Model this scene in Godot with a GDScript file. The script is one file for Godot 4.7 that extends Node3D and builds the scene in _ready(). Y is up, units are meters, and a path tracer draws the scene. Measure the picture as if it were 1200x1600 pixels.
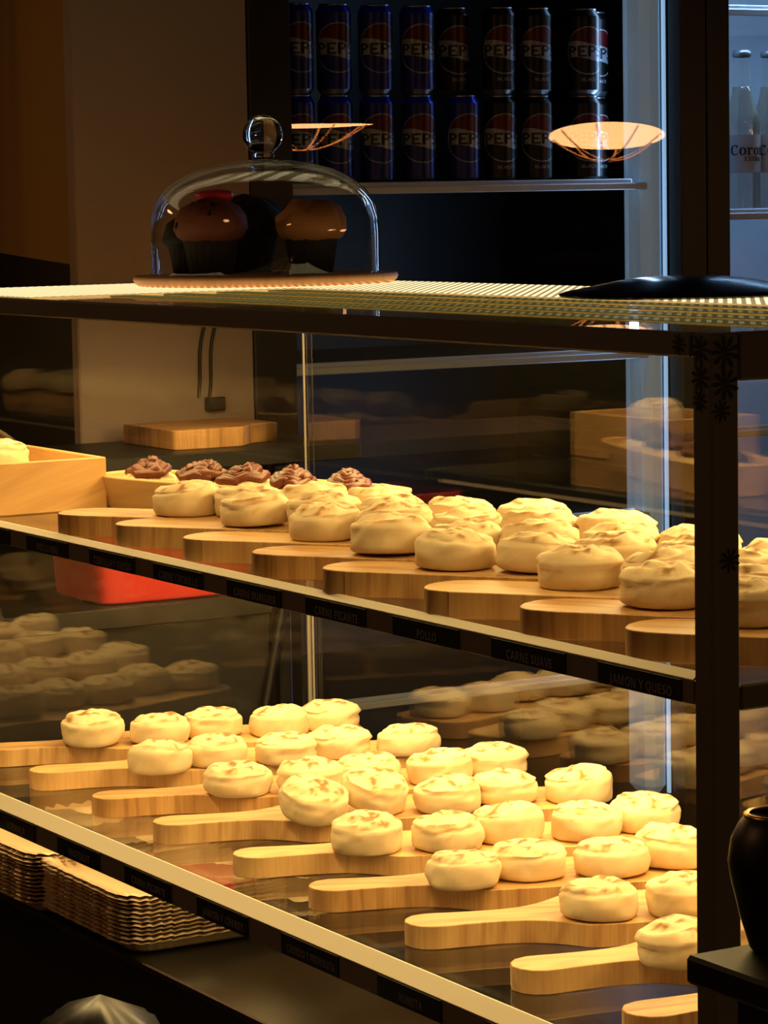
extends Node3D
# ---------------------------------------------------------------- mesh builder
class MB:
	var v := PackedVector3Array()
	var uv := PackedVector2Array()
	var col := PackedColorArray()
	var idx := PackedInt32Array()
	var grp := PackedInt32Array()
	var g := 0
	func vert(p: Vector3, t := Vector2.ZERO, c := Color.WHITE) -> int:
		v.append(p); uv.append(t); col.append(c); grp.append(g)
		return v.size() - 1
	func tri(a: int, b: int, c: int) -> void:   # counter-clockwise seen from outside
		idx.append(a); idx.append(c); idx.append(b)
	func face(pts: Array, centre: Vector3) -> void:
		g += 1
		var n: Vector3 = (pts[1] - pts[0]).cross(pts[2] - pts[0])
		var m := Vector3.ZERO
		for p in pts: m += p
		m /= pts.size()
		var q := pts.duplicate()
		if n.dot(m - centre) < 0: q.reverse()
		var i0 := -1
		var ids := []
		for p in q:
			var t: Vector2 = Vector2(p.x + p.z, p.y + p.z * 0.31)
			ids.append(vert(p, t))
		for k in range(1, ids.size() - 1): tri(ids[0], ids[k], ids[k + 1])
	func box(c: Vector3, s: Vector3, b := 0.002) -> void:
		var h := s * 0.5
		b = minf(b, minf(h.x, minf(h.y, h.z)) * 0.6)
		var P := func(sx: int, sy: int, sz: int, ax: int) -> Vector3:
			var q := Vector3(sx * (h.x - b), sy * (h.y - b), sz * (h.z - b))
			if ax == 0: q.x = sx * h.x
			elif ax == 1: q.y = sy * h.y
			else: q.z = sz * h.z
			return c + q
		for s1 in [-1, 1]:
			face([P.call(s1, -1, -1, 0), P.call(s1, 1, -1, 0), P.call(s1, 1, 1, 0), P.call(s1, -1, 1, 0)], c)
			face([P.call(-1, s1, -1, 1), P.call(1, s1, -1, 1), P.call(1, s1, 1, 1), P.call(-1, s1, 1, 1)], c)
			face([P.call(-1, -1, s1, 2), P.call(1, -1, s1, 2), P.call(1, 1, s1, 2), P.call(-1, 1, s1, 2)], c)
			for s2 in [-1, 1]:
				face([P.call(s1, s2, -1, 0), P.call(s1, s2, 1, 0), P.call(s1, s2, 1, 1), P.call(s1, s2, -1, 1)], c)
				face([P.call(s1, -1, s2, 0), P.call(s1, 1, s2, 0), P.call(s1, 1, s2, 2), P.call(s1, -1, s2, 2)], c)
				face([P.call(-1, s1, s2, 1), P.call(1, s1, s2, 1), P.call(1, s1, s2, 2), P.call(-1, s1, s2, 2)], c)
				for s3 in [-1, 1]:
					face([P.call(s1, s2, s3, 0), P.call(s1, s2, s3, 1), P.call(s1, s2, s3, 2)], c)
	# rows of points; columns run counter-clockwise as seen with the rows' direction pointing up
	func grid(rows: Array, cols = null, uvs = null, flip := false) -> void:
		g += 1
		var n: int = rows[0].size()
		var first := v.size()
		for r in rows.size():
			for k in n:
				var t: Vector2 = Vector2(float(k) / (n - 1), 1.0 - float(r) / maxf(1.0, rows.size() - 1)) if uvs == null else uvs[r][k]
				vert(rows[r][k], t, Color.WHITE if cols == null else cols[r][k])
		for r in rows.size() - 1:
			for k in n - 1:
				var a := first + r * n + k
				if flip:
					tri(a, a + n, a + n + 1); tri(a, a + n + 1, a + 1)
				else:
					tri(a, a + 1, a + n + 1); tri(a, a + n + 1, a + n)
	func lathe(profile: Array, seg := 32, c := Vector3.ZERO) -> void:   # profile bottom to top, (radius, y)
		var rows := []
		for p in profile:
			var row := PackedVector3Array()
			for k in seg + 1:
				var a := TAU * k / seg
				row.append(c + Vector3(cos(a) * p.x, p.y, -sin(a) * p.x))
			rows.append(row)
		grid(rows)
	func tube(path: Array, r, seg := 8, cap := true) -> void:
		var rows := []
		var up := Vector3.UP
		for i in path.size():
			var d: Vector3 = (path[mini(i + 1, path.size() - 1)] - path[maxi(i - 1, 0)]).normalized()
			if absf(d.dot(up)) > 0.95: up = Vector3.RIGHT if absf(d.x) < 0.9 else Vector3.BACK
			var a := d.cross(up).normalized()
			var b := a.cross(d).normalized()
			up = b
			var row := PackedVector3Array()
			var rr: float = r[i] if r is Array else r
			for k in seg + 1:
				var t := TAU * k / seg
				row.append(path[i] + (a * cos(t) + b * sin(t)) * rr)
			rows.append(row)
		grid(rows, null, null, true)
		if cap:
			for e in [0, rows.size() - 1]:
				var pts := []
				for k in seg: pts.append(rows[e][k])
				face(pts, path[1] if e == 0 else path[path.size() - 2])
	# outline in (x, z-down) plane, extruded y0..y1, edge rounded by b
	func extrude(outline: PackedVector2Array, y0: float, y1: float, b := 0.002, us := 1.5) -> void:
		var o := outline.duplicate()
		if Geometry2D.is_polygon_clockwise(o): o.reverse()
		var n := o.size()
		var nor := PackedVector2Array()
		for i in n:
			var d := (o[(i + 1) % n] - o[(i + n - 1) % n]).normalized()
			nor.append(Vector2(d.y, -d.x))
		var ins := func(amount: float) -> PackedVector2Array:
			var q := PackedVector2Array()
			for i in n: q.append(o[i] - nor[i] * amount)
			return q
		var lv := [[b, y0], [b * 0.3, y0 + b * 0.3], [0.0, y0 + b], [0.0, y1 - b], [b * 0.3, y1 - b * 0.3], [b, y1]]
		var rows := []
		var uvs := []
		for l in lv:
			var q: PackedVector2Array = ins.call(l[0])
			var row := PackedVector3Array()
			var ur := PackedVector2Array()
			var arc := 0.0
			for i in n + 1:
				var p := q[i % n]
				if i > 0: arc += o[i % n].distance_to(o[(i - 1)])
				row.append(Vector3(p.x, l[1], -p.y))
				ur.append(Vector2(l[1] * us, arc * us))
			rows.append(row); uvs.append(ur)
		grid(rows, null, uvs)
		for e in 2:
			g += 1
			var q: PackedVector2Array = ins.call(b)
			var t := Geometry2D.triangulate_polygon(q)
			var first := v.size()
			for p in q: vert(Vector3(p.x, y1 if e == 1 else y0, -p.y), Vector2(p.y, p.x) * us)
			for k in range(0, t.size(), 3):
				var a := t[k]; var bb := t[k + 1]; var c := t[k + 2]
				var area := (q[bb] - q[a]).cross(q[c] - q[a])
				var ccw := area > 0
				if (e == 1) == ccw: tri(first + a, first + bb, first + c)
				else: tri(first + a, first + c, first + bb)
	func mesh() -> ArrayMesh:
		var acc := {}
		for k in range(0, idx.size(), 3):
			var a := v[idx[k]]; var b := v[idx[k + 1]]; var c := v[idx[k + 2]]
			var n := (c - a).cross(b - a)
			for j in 3:
				var key := [grp[idx[k + j]], Vector3i((v[idx[k + j]] * 200000.0).round())]
				acc[key] = acc.get(key, Vector3.ZERO) + n
		var nor := PackedVector3Array()
		for i in v.size():
			var n: Vector3 = acc.get([grp[i], Vector3i((v[i] * 200000.0).round())], Vector3.UP)
			nor.append(n.normalized() if n.length() > 0 else Vector3.UP)
		var arr := []
		arr.resize(Mesh.ARRAY_MAX)
		arr[Mesh.ARRAY_VERTEX] = v; arr[Mesh.ARRAY_NORMAL] = nor; arr[Mesh.ARRAY_TEX_UV] = uv; arr[Mesh.ARRAY_COLOR] = col; arr[Mesh.ARRAY_INDEX] = idx
		var m := ArrayMesh.new()
		m.add_surface_from_arrays(Mesh.PRIMITIVE_TRIANGLES, arr)
		return m

# ---------------------------------------------------------------- scene helpers
var taken := {}
func numbered(called: String) -> String:
	var n: int = taken.get(called, 0)
	taken[called] = n + 1
	return called if n == 0 else "%s_%03d" % [called, n]
func tag(o: Node, label: String, category: String, group := "") -> Node:
	o.set_meta("label", label); o.set_meta("category", category)
	if group: o.set_meta("group", group)
	return o
func thing(called: String, label: String, category: String, at := Vector3.ZERO, turn := 0.0, group := "") -> Node3D:
	var o := Node3D.new()
	o.name = numbered(called)
	add_child(o)
	o.position = at; o.rotation.y = turn
	tag(o, label, category, group)
	return o
func part(called: String, m: Mesh, mat: Material, parent: Node, at := Vector3.ZERO) -> MeshInstance3D:
	var o := MeshInstance3D.new()
	o.name = numbered(called) if parent == self else called
	o.mesh = m
	o.material_override = mat
	o.position = at
	parent.add_child(o, true)
	return o
func struct(called: String, m: Mesh, mat: Material, at := Vector3.ZERO) -> MeshInstance3D:
	var o := part(called, m, mat, self, at)
	o.set_meta("kind", "structure")
	return o
func bx(c: Vector3, s: Vector3, b := 0.002) -> ArrayMesh:
	var m := MB.new()
	m.box(c, s, b)
	return m.mesh()
func span(a: Vector3, b: Vector3, bev := 0.002) -> ArrayMesh:
	return bx((a + b) * 0.5, (b - a).abs(), bev)
func copy(o: Node3D) -> Node3D:
	var c: Node3D = o.duplicate()
	var base := String(o.name)
	var rx := base.rfind("_")
	if rx > 0 and base.substr(rx + 1).is_valid_int(): base = base.substr(0, rx)
	c.name = numbered(base)
	add_child(c)
	return c
func mat(c: Color, rough := 0.6, metal := 0.0) -> StandardMaterial3D:
	var m := StandardMaterial3D.new()
	m.albedo_color = c; m.roughness = rough; m.metallic = metal
	return m
func pane_mat(c := Color(0.45, 0.46, 0.42), a := 0.004) -> StandardMaterial3D:
	var m := mat(Color(c.r, c.g, c.b, a), 0.0)
	m.transparency = BaseMaterial3D.TRANSPARENCY_ALPHA
	return m
func glow(c: Color, e: float) -> StandardMaterial3D:
	var m := mat(c, 0.5)
	m.emission_enabled = true; m.emission = c; m.emission_energy_multiplier = e
	return m
func noise(seed_: int, freq: float, oct := 3) -> FastNoiseLite:
	var n := FastNoiseLite.new()
	n.seed = seed_; n.frequency = freq; n.fractal_octaves = oct
	n.noise_type = FastNoiseLite.TYPE_SIMPLEX_SMOOTH
	return n
func wood_mat(seed_: int, light: Color, dark: Color, rough := 0.5, contrast := 1.0) -> StandardMaterial3D:
	var n1 := noise(seed_, 1.0, 2)
	var n2 := noise(seed_ + 7, 1.0, 3)
	var im := Image.create(256, 512, false, Image.FORMAT_RGB8)
	for y in 512:
		for x in 256:
			var u := x / 256.0
			var w := y / 512.0
			var bend := n1.get_noise_2d(u * 2.0, w * 3.0) * 0.08
			var rings := 0.5 + 0.5 * sin((w + bend) * 70.0 + n1.get_noise_2d(u, w * 5.0) * 9.0)
			var fine := 0.5 + 0.5 * n2.get_noise_2d(u * 6.0, w * 160.0)
			var broad := 0.5 + 0.5 * n2.get_noise_2d(u * 1.5 + 9.0, w * 6.0)
			var k := clampf((pow(rings, 3.0) * 0.3 + fine * 0.45 + broad * 0.45 - 0.2) * contrast, 0.0, 1.0)
			im.set_pixel(x, y, light.lerp(dark, k))
	var m := mat(Color.WHITE, rough)
	m.albedo_texture = ImageTexture.create_from_image(im)
	return m
func relief(m: StandardMaterial3D, seed_: int, freq: float, cm: float, scale: float) -> StandardMaterial3D:
	var t := NoiseTexture2D.new()
	t.width = 256; t.height = 256; t.seamless = true
	t.noise = noise(seed_, freq, 4)
	m.heightmap_enabled = true; m.heightmap_texture = t; m.heightmap_scale = cm
	m.uv1_triplanar = true; m.uv1_scale = Vector3.ONE * scale
	return m
const ORD := ["first", "second", "third", "fourth", "fifth", "sixth", "seventh", "eighth", "ninth", "tenth"]

# camera pose
const CAM := Vector3(2.2228, 1.43, 1.6494)

func _ready() -> void:
	# ------------------------------------------------------------ camera, sky, exposure
	var cam := Camera3D.new()
	cam.name = "camera"
	add_child(cam)
	cam.transform = Transform3D(Basis(Vector3(0.5045, -0.0179, -0.8632), Vector3(-0.0822, 0.9942, -0.0687), Vector3(0.8595, 0.1056, 0.5001)).orthonormalized(), CAM)
	cam.fov = rad_to_deg(2.0 * atan(800.0 / 4600.0))
	cam.near = 0.05; cam.far = 60.0
	cam.current = true
	var env := Environment.new()
	env.background_mode = Environment.BG_COLOR
	env.background_color = Color(0.004, 0.004, 0.005)
	env.tonemap_mode = Environment.TONE_MAPPER_LINEAR
	env.tonemap_exposure = EXPOSURE
	env.sdfgi_enabled = true; env.ssao_enabled = true; env.ssil_enabled = true
	var we := WorldEnvironment.new()
	we.name = "world_environment"
	we.environment = env
	add_child(we)
	make_materials()
	room()
	display_case()
	wall_and_fridges()
	work_table()
	lower_shelf_goods()
	upper_shelf_goods()
	case_top_goods()
	under_shelf_goods()
	foreground()
	pendants()
const EXPOSURE := 1.0
const WARM := Color(1.0, 0.845, 0.535)

var M := {}
func make_materials() -> void:
	M.frame = relief(mat(Color(0.37, 0.36, 0.35), 0.5, 0.1), 3, 0.05, 0.01, 6.0)
	M.pane = pane_mat()
	M.shelf_glass = pane_mat(Color(0.10, 0.11, 0.09), 0.10)
	M.edge = mat(Color(0.90, 0.87, 0.80), 0.55)
	M.rail = mat(Color(0.42, 0.38, 0.34), 0.5)
	M.label = mat(Color(0.02, 0.02, 0.022), 0.5)
	M.print = mat(Color(0.42, 0.41, 0.40), 0.6)
	M.steel = relief(mat(Color(0.30, 0.29, 0.27), 0.32, 0.9), 4, 0.03, 0.01, 8.0)
	M.dark_steel = relief(mat(Color(0.17, 0.17, 0.16), 0.45, 0.5), 5, 0.03, 0.02, 5.0)
	M.alu = mat(Color(0.75, 0.72, 0.66), 0.35, 0.6)
	M.black = mat(Color(0.016, 0.016, 0.017), 0.45)
	M.black_gloss = mat(Color(0.06, 0.035, 0.05), 0.14)
	M.board_a = wood_mat(11, Color(0.84, 0.69, 0.47), Color(0.58, 0.39, 0.21), 0.5)
	M.board_b = wood_mat(23, Color(0.84, 0.66, 0.42), Color(0.52, 0.34, 0.17), 0.5)
	M.board_c = wood_mat(37, Color(0.88, 0.73, 0.50), Color(0.64, 0.45, 0.25), 0.5, 0.8)
	M.tray_wood = wood_mat(51, Color(0.82, 0.66, 0.42), Color(0.64, 0.45, 0.24), 0.55, 0.6)
	M.cake_wood = wood_mat(61, Color(0.80, 0.60, 0.40), Color(0.62, 0.42, 0.25), 0.5, 0.6)
	M.dough = relief(mat(Color.WHITE, 0.72), 6, 0.03, 0.02, 12.0)
	M.dough.vertex_color_use_as_albedo = true
	M.dough.subsurf_scatter_enabled = true; M.dough.subsurf_scatter_strength = 0.12
	M.cream = relief(mat(Color(0.36, 0.16, 0.06), 0.38), 8, 0.06, 0.05, 30.0)
	M.paper = relief(mat(Color(0.80, 0.70, 0.55), 0.95), 9, 0.05, 0.02, 10.0)
	M.red = mat(Color(0.70, 0.13, 0.115), 0.4)
	M.panel = relief(mat(Color(0.58, 0.51, 0.47), 0.7), 12, 0.02, 0.02, 3.0)
	M.ochre = relief(mat(Color(0.56, 0.45, 0.22), 0.85), 13, 0.03, 0.03, 3.0)
	M.wainscot = relief(mat(Color(0.10, 0.055, 0.035), 0.6), 14, 0.03, 0.03, 3.0)
	M.plaster = relief(mat(Color(0.30, 0.26, 0.22), 0.9), 15, 0.03, 0.03, 2.0)
	M.floor = relief(mat(Color(0.16, 0.13, 0.11), 0.5), 16, 0.03, 0.02, 2.0)
	M.fridge_black = mat(Color(0.022, 0.022, 0.024), 0.45)
	M.fridge_inner = mat(Color(0.10, 0.11, 0.12), 0.5)
	M.fridge_rib = mat(Color(0.10, 0.10, 0.11), 0.5)
	M.fridge_white = mat(Color(0.72, 0.76, 0.80), 0.5)
	M.white_wire = mat(Color(0.75, 0.80, 0.84), 0.35)
	M.led_cold = glow(Color(0.66, 0.84, 1.0), 0.6)
	M.led_column = glow(Color(0.70, 0.83, 0.92), 0.10)
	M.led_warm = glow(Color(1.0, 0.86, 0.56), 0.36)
	M.led_hatch = glow(Color(1.0, 0.92, 0.70), 1.5)
	M.green_glow = glow(Color(0.75, 0.74, 0.40), 0.045)  # painted glow of LED reflections in the glass
	M.green_glow_hatch = glow(Color(0.85, 0.85, 0.50), 0.17)
	M.clear = StandardMaterial3D.new()
	M.clear.albedo_color = Color(1, 1, 1, 0.0); M.clear.roughness = 0.0
	M.clear.refraction_enabled = true; M.clear.refraction_scale = 0.05

func area(called: String, at: Vector3, size: Vector2, dir: Vector3, c: Color, e: float) -> void:
	var l := AreaLight3D.new()
	l.name = called
	add_child(l)
	l.area_size = size
	l.light_color = c; l.light_energy = e
	l.shadow_enabled = true
	l.area_range = 12.0
	var up := Vector3.FORWARD if absf(dir.y) > 0.9 else Vector3.UP
	l.look_at_from_position(at, at + dir, up)

# ---------------------------------------------------------------- room shell
func room() -> void:
	struct("floor", span(Vector3(-6.2, -0.1, -6.2), Vector3(6.2, 0.0, 6.2), 0.0005), M.floor)
	struct("ceiling", span(Vector3(-6.2, 3.0, -6.2), Vector3(6.2, 3.1, 6.2), 0.0005), M.plaster)
	struct("wall_left", span(Vector3(-6.2, 0, -6.2), Vector3(-6.0, 3.0, 6.2), 0.0005), M.plaster)
	struct("wall_right", span(Vector3(6.0, 0, -6.2), Vector3(6.2, 3.0, 6.2), 0.0005), M.plaster)
	struct("wall_back", span(Vector3(-6.0, 0, -6.2), Vector3(6.0, 3.0, -6.0), 0.0005), M.plaster)
	struct("wall_front", span(Vector3(-6.0, 0, 6.0), Vector3(6.0, 3.0, 6.2), 0.0005), M.plaster)

# ---------------------------------------------------------------- the display case
const L := 2.13
const D := 0.737
const YT := 1.30     # top
const YU := 0.973    # upper shelf surface
const YL := 0.555    # lower shelf surface
const YD := 0.408    # metal deck
func lettering(text: String, h: float, parent: Node, at: Vector3, m: Material, wide: float) -> void:
	var t := TextMesh.new()
	var f := SystemFont.new()
	f.font_names = PackedStringArray(["Droid Sans"])
	f.font_weight = 700
	t.font = f
	t.text = text
	t.font_size = 48
	t.pixel_size = h / 34.0
	t.depth = 0.0006
	t.curve_step = 4.0
	var w := t.get_aabb().size.x
	var o := part("lettering", t, m, parent, at)
	if w > wide: o.scale.x = wide / w
func display_case() -> void:
	var c := thing("display_case", "long glass bakery display case with dark frame, two lit shelves and metal deck", "display case")
	# frame
	part("frame_rail", span(Vector3(-L, YT - 0.024, -0.012), Vector3(-0.032, YT, 0.0)), M.frame, c)
	part("frame_rail", span(Vector3(-L, YT - 0.024, -D), Vector3(-0.032, YT - 0.004, -D + 0.012)), M.frame, c)
	part("frame_rail", span(Vector3(-0.012, YT - 0.046, -D + 0.03), Vector3(0.0, YT, -0.034)), M.frame, c)
	part("frame_rail", span(Vector3(-L, YT - 0.024, -D + 0.012), Vector3(-L + 0.012, YT - 0.004, -0.012)), M.frame, c)
	part("corner_post", span(Vector3(-0.030, 0, -0.034), Vector3(0.0, YT, 0.0), 0.003), M.frame, c)
	part("corner_post", span(Vector3(-0.030, 0, -D), Vector3(0.0, YT, -D + 0.03), 0.003), M.frame, c)
	part("corner_post", span(Vector3(-L, 0, -0.026), Vector3(-L + 0.026, YT - 0.0245, -0.0005), 0.003), M.frame, c)
	# glass
	part("top_glass", span(Vector3(-L + 0.012, YT - 0.006, -D + 0.012), Vector3(-0.012, YT - 0.001, -0.012), 0.0005), M.pane, c)
	part("end_glass", span(Vector3(-L + 0.002, YD, -D + 0.008), Vector3(-L + 0.007, YT - 0.026, -0.027), 0.0005), M.pane, c)
	part("back_glass", span(Vector3(-L + 0.008, YD, -D + 0.002), Vector3(-0.031, YT - 0.026, -D + 0.007), 0.0005), M.pane, c)
	part("side_glass", span(Vector3(-0.010, YD, -D + 0.031), Vector3(-0.005, YT - 0.048, -0.035), 0.0005), M.pane, c)
	# bright ground edges of the two panes where they meet
	part("glass_edge_profile", span(Vector3(-L + 0.0075, YD, -D + 0.008), Vector3(-L + 0.0135, YU - 0.03, -D + 0.014), 0.0008), M.alu, c)
	part("glass_edge_profile", span(Vector3(-L + 0.0075, YU - 0.03, -D + 0.008), Vector3(-L + 0.0105, YT - 0.026, -D + 0.011), 0.0005), M.alu, c)
	part("glass_edge_profile", span(Vector3(-L + 0.020, YD, -D + 0.008), Vector3(-L + 0.023, YU - 0.03, -D + 0.011), 0.0005), M.alu, c)
	# shelves
	part("upper_shelf", span(Vector3(-L + 0.008, YU - 0.008, -0.50), Vector3(-0.012, YU, -0.0105), 0.001), M.shelf_glass, c)
	part("lower_shelf", span(Vector3(-L + 0.008, YL - 0.010, -D + 0.008), Vector3(-0.012, YL, -0.0165), 0.001), M.shelf_glass, c)
	part("shelf_edge_strip", wedge(-L + 0.027, -0.031, YU - 0.0055, YU + 0.0022, 0.010), M.edge, c)
	part("shelf_edge_strip", wedge(-L + 0.027, -0.031, YL - 0.0085, YL + 0.0095, 0.016), M.edge, c)
	part("label_rail", span(Vector3(-L + 0.027, YU - 0.029, -0.004), Vector3(-0.031, YU - 0.006, -0.001), 0.0008), M.rail, c)
	part("label_rail", span(Vector3(-L + 0.027, YL - 0.037, -0.004), Vector3(-0.031, YL - 0.009, -0.001), 0.0008), M.rail, c)
	part("shelf_side_rail", span(Vector3(-0.011, YU - 0.034, -0.50), Vector3(-0.001, YU - 0.009, -0.035)), M.frame, c)
	part("shelf_side_rail", span(Vector3(-L + 0.008, YU - 0.026, -0.50), Vector3(-L + 0.018, YU - 0.0085, -0.027)), M.frame, c)
	part("shelf_rear_bar", span(Vector3(-L + 0.018, YU - 0.022, -0.50), Vector3(-0.012, YU - 0.0085, -0.488)), M.dark_steel, c)
	var up_text := ["", "POLLO BBQ", "CEBOLLA Y QUESO", "CARNE CUCHILLO", "CARNE BURGUER", "CARNE PICANTE", "POLLO", "CARNE SUAVE", "JAMON Y QUESO"]
	var up_x := [-1.825, -1.6212, -1.4085, -1.2098, -1.0013, -0.7989, -0.5965, -0.3904, -0.1906]
	var low_text := ["", "ESPINACA", "VEGETALES", "CARNE PICANTE", "JAMON Y CHERRY", "CHORIZO Y PROVOLETA", "HUMITA", "CAPRESE", ""]
	var low_x := [-1.985, -1.765, -1.5451, -1.3238, -1.1071, -0.8785, -0.6459, -0.4118, -0.185]
	for set_ in [[up_text, up_x, YU - 0.0175, 0.022], [low_text, low_x, YL - 0.0225, 0.026]]:
		for i in set_[0].size():
			var lab := part("price_label", bx(Vector3.ZERO, Vector3(0.141, set_[3], 0.0016), 0.0005), M.label, c, Vector3(set_[1][i] + 0.0705, set_[2], 0.0))
			if set_[0][i]: lettering(set_[0][i], 0.0095, lab, Vector3(0.004, -0.003, 0.0010), M.print, 0.118)
	# deck and base
	part("metal_deck", span(Vector3(-L + 0.008, YD - 0.012, -D + 0.008), Vector3(-0.031, YD, -0.020), 0.002), M.steel, c)
	part("base_cabinet", span(Vector3(-L + 0.027, 0.06, -D + 0.03), Vector3(-0.032, YD - 0.012, -0.05), 0.003), M.black, c)
	# glowing sheets and hatch stand for LED light seen in the roof glass
	part("led_glow_sheet", span(Vector3(-L + 0.014, YT - 0.0009, -D + 0.014), Vector3(-1.62, YT + 0.0016, -0.014), 0.0006), M.led_warm, c)
	part("led_glow_sheet", span(Vector3(-1.6195, YT - 0.0009, -D + 0.014), Vector3(-0.014, YT + 0.0016, -0.44), 0.0006), M.led_warm, c)
	var hatch := MB.new()
	glow_hatch_lines(hatch, Rect2(-1.6195, -D + 0.016, 1.604, D - 0.016 - 0.442), YT + 0.0016)
	glow_hatch_lines(hatch, Rect2(-L + 0.016, -D + 0.016, L - 0.016 - 1.621, D - 0.032), YT + 0.0016)
	part("glow_hatch", hatch.mesh(), M.led_hatch, c).set_meta("kind", "stuff")
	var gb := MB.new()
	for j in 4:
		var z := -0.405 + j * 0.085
		part("green_glow_strip", span(Vector3(-1.60, YT - 0.0009, z - 0.020), Vector3(-0.03, YT + 0.0006, z + 0.020), 0.0004), M.green_glow, c)  # glowing colour in place of LED reflections in the roof glass
		glow_hatch_lines(gb, Rect2(-1.595, z - 0.018, 1.56, 0.036), YT + 0.0006)
	part("glow_hatch", gb.mesh(), M.green_glow_hatch, c).set_meta("kind", "stuff")
	area("top_panel_light", Vector3(-0.82, YT - 0.030, -0.59), Vector2(1.58, 0.27), Vector3.DOWN, WARM, 1.9)
	area("end_panel_light", Vector3(-1.87, YT - 0.030, -0.38), Vector2(0.46, 0.68), Vector3.DOWN, WARM, 0.5)
	part("led_bar", span(Vector3(-L + 0.03, YT - 0.022, -0.030), Vector3(-0.036, YT - 0.012, -0.013), 0.002), M.led_warm, c)  # added bar, put in so the upper edge strip looks lit
	area("edge_fill_light", Vector3(-L * 0.5, YT - 0.024, -0.021), Vector2(2.04, 0.014), Vector3.DOWN, WARM, 0.30)
	part("led_bar", span(Vector3(-L + 0.03, YU - 0.022, -0.028), Vector3(-0.036, YU - 0.012, -0.012), 0.002), M.led_warm, c)  # added bar, put in so the lower edge strip looks lit
	area("lower_edge_fill_light", Vector3(-L * 0.5, YU - 0.0245, -0.020), Vector2(2.04, 0.014), Vector3.DOWN, WARM, 0.62)
	# lamp bar under the rear of the upper shelf
	part("led_bar", span(Vector3(-L + 0.03, YU - 0.030, -0.487), Vector3(-0.03, YU - 0.0225, -0.455), 0.002), M.led_warm, c)
	area("shelf_bar_light", Vector3(-L * 0.5, YU - 0.034, -0.46), Vector2(2.04, 0.05), Vector3(0, -1, 0.15).normalized(), WARM, 0.85)
	area("tray_fill_light", Vector3(-L * 0.5, YL - 0.012, -0.018), Vector2(2.04, 0.012), Vector3(0, -1, -0.25).normalized(), Color(1.0, 0.87, 0.60), 0.07)  # added fill for the paper trays, no lamp stands here
	# black flower ornament on the near post
	for fl in [[Vector3(-0.016, 1.284, 0.0), 0.015, 0], [Vector3(-0.016, 1.258, 0.0), 0.014, 0], [Vector3(-0.050, 1.288, 0.0), 0.011, 0], [Vector3(-0.017, 1.236, 0.0), 0.011, 0], [Vector3(0.0, 1.282, -0.017), 0.017, 1], [Vector3(0.0, 1.252, -0.017), 0.016, 1], [Vector3(0.0, 1.227, -0.012), 0.011, 1], [Vector3(0.0, 1.085, -0.021), 0.012, 1]]:
		var orn := MB.new()
		for k in 9:
			var a := TAU * k / 9.0
			if fl[2] == 0: petal(orn, fl[0] + Vector3(0, 0, 0.0009), Vector3(cos(a), sin(a), 0), Vector3(-sin(a), cos(a), 0), fl[1])
			else: petal(orn, fl[0] + Vector3(0.0009, 0, 0), Vector3(0, sin(a), cos(a)), Vector3(0, cos(a), -sin(a)), fl[1])
		part("flower_ornament", orn.mesh(), M.black, c)
func glow_hatch_lines(m: MB, r: Rect2, y: float) -> void:     # r in x, z; glow lines slanted to draw the LED hatch
	var u := Vector2(0.80, 0.60)
	var w := Vector2(-0.60, 0.80)
	var box := PackedVector2Array([r.position, Vector2(r.end.x, r.position.y), r.end, Vector2(r.position.x, r.end.y)])
	var lo := 1e9
	var hi := -1e9
	for p in box:
		lo = minf(lo, p.dot(w)); hi = maxf(hi, p.dot(w))
	var k := ceilf(lo / 0.011)
	while k * 0.011 < hi:
		var c := w * (k * 0.011)
		var q := PackedVector2Array([c - u * 9.0, c + u * 9.0, c + u * 9.0 + w * 0.0052, c - u * 9.0 + w * 0.0052])
		for poly in Geometry2D.intersect_polygons(q, box):
			var top := []
			var n: int = poly.size()
			for p in poly: top.append(Vector3(p.x, y + 0.00012, p.y))
			m.face(top, Vector3(top[0].x, y - 1.0, top[0].z))
			var ctr := Vector3.ZERO
			for p in top: ctr += p / n
			for i in n:
				var a: Vector3 = top[i]; var b: Vector3 = top[(i + 1) % n]
				m.face([a, b, b - Vector3(0, 0.0002, 0), a - Vector3(0, 0.0002, 0)], ctr)
		k += 1.0
func wedge(x0: float, x1: float, y0: float, y1: float, d: float) -> ArrayMesh:     # white strip whose face slopes up and forward
	var m := MB.new()
	var sec := [Vector2(0.0, y0), Vector2(0.0, y0 + 0.0012), Vector2(-d + 0.002, y1), Vector2(-d, y1), Vector2(-d, y0)]
	var ctr := Vector3((x0 + x1) * 0.5, y0 + 0.003, -d * 0.7)
	for k in 5:
		var p: Vector2 = sec[k]; var q: Vector2 = sec[(k + 1) % 5]
		m.face([Vector3(x0, p.y, p.x), Vector3(x1, p.y, p.x), Vector3(x1, q.y, q.x), Vector3(x0, q.y, q.x)], ctr)
	for x in [x0, x1]:
		var pts := []
		for p in sec: pts.append(Vector3(x, p.y, p.x))
		m.face(pts, ctr)
	return m.mesh()
func petal(m: MB, c: Vector3, d: Vector3, s: Vector3, r: float) -> void:
	var pts := []
	for q in [[0.0, 0.0], [0.45, 0.10], [0.75, 0.13], [0.95, 0.06], [1.0, 0.0], [0.95, -0.06], [0.75, -0.13], [0.45, -0.10]]:
		pts.append(c + d * (q[0] * r) + s * (q[1] * r))
	m.face(pts, c - d.cross(s).abs() * 0.1)

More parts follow.
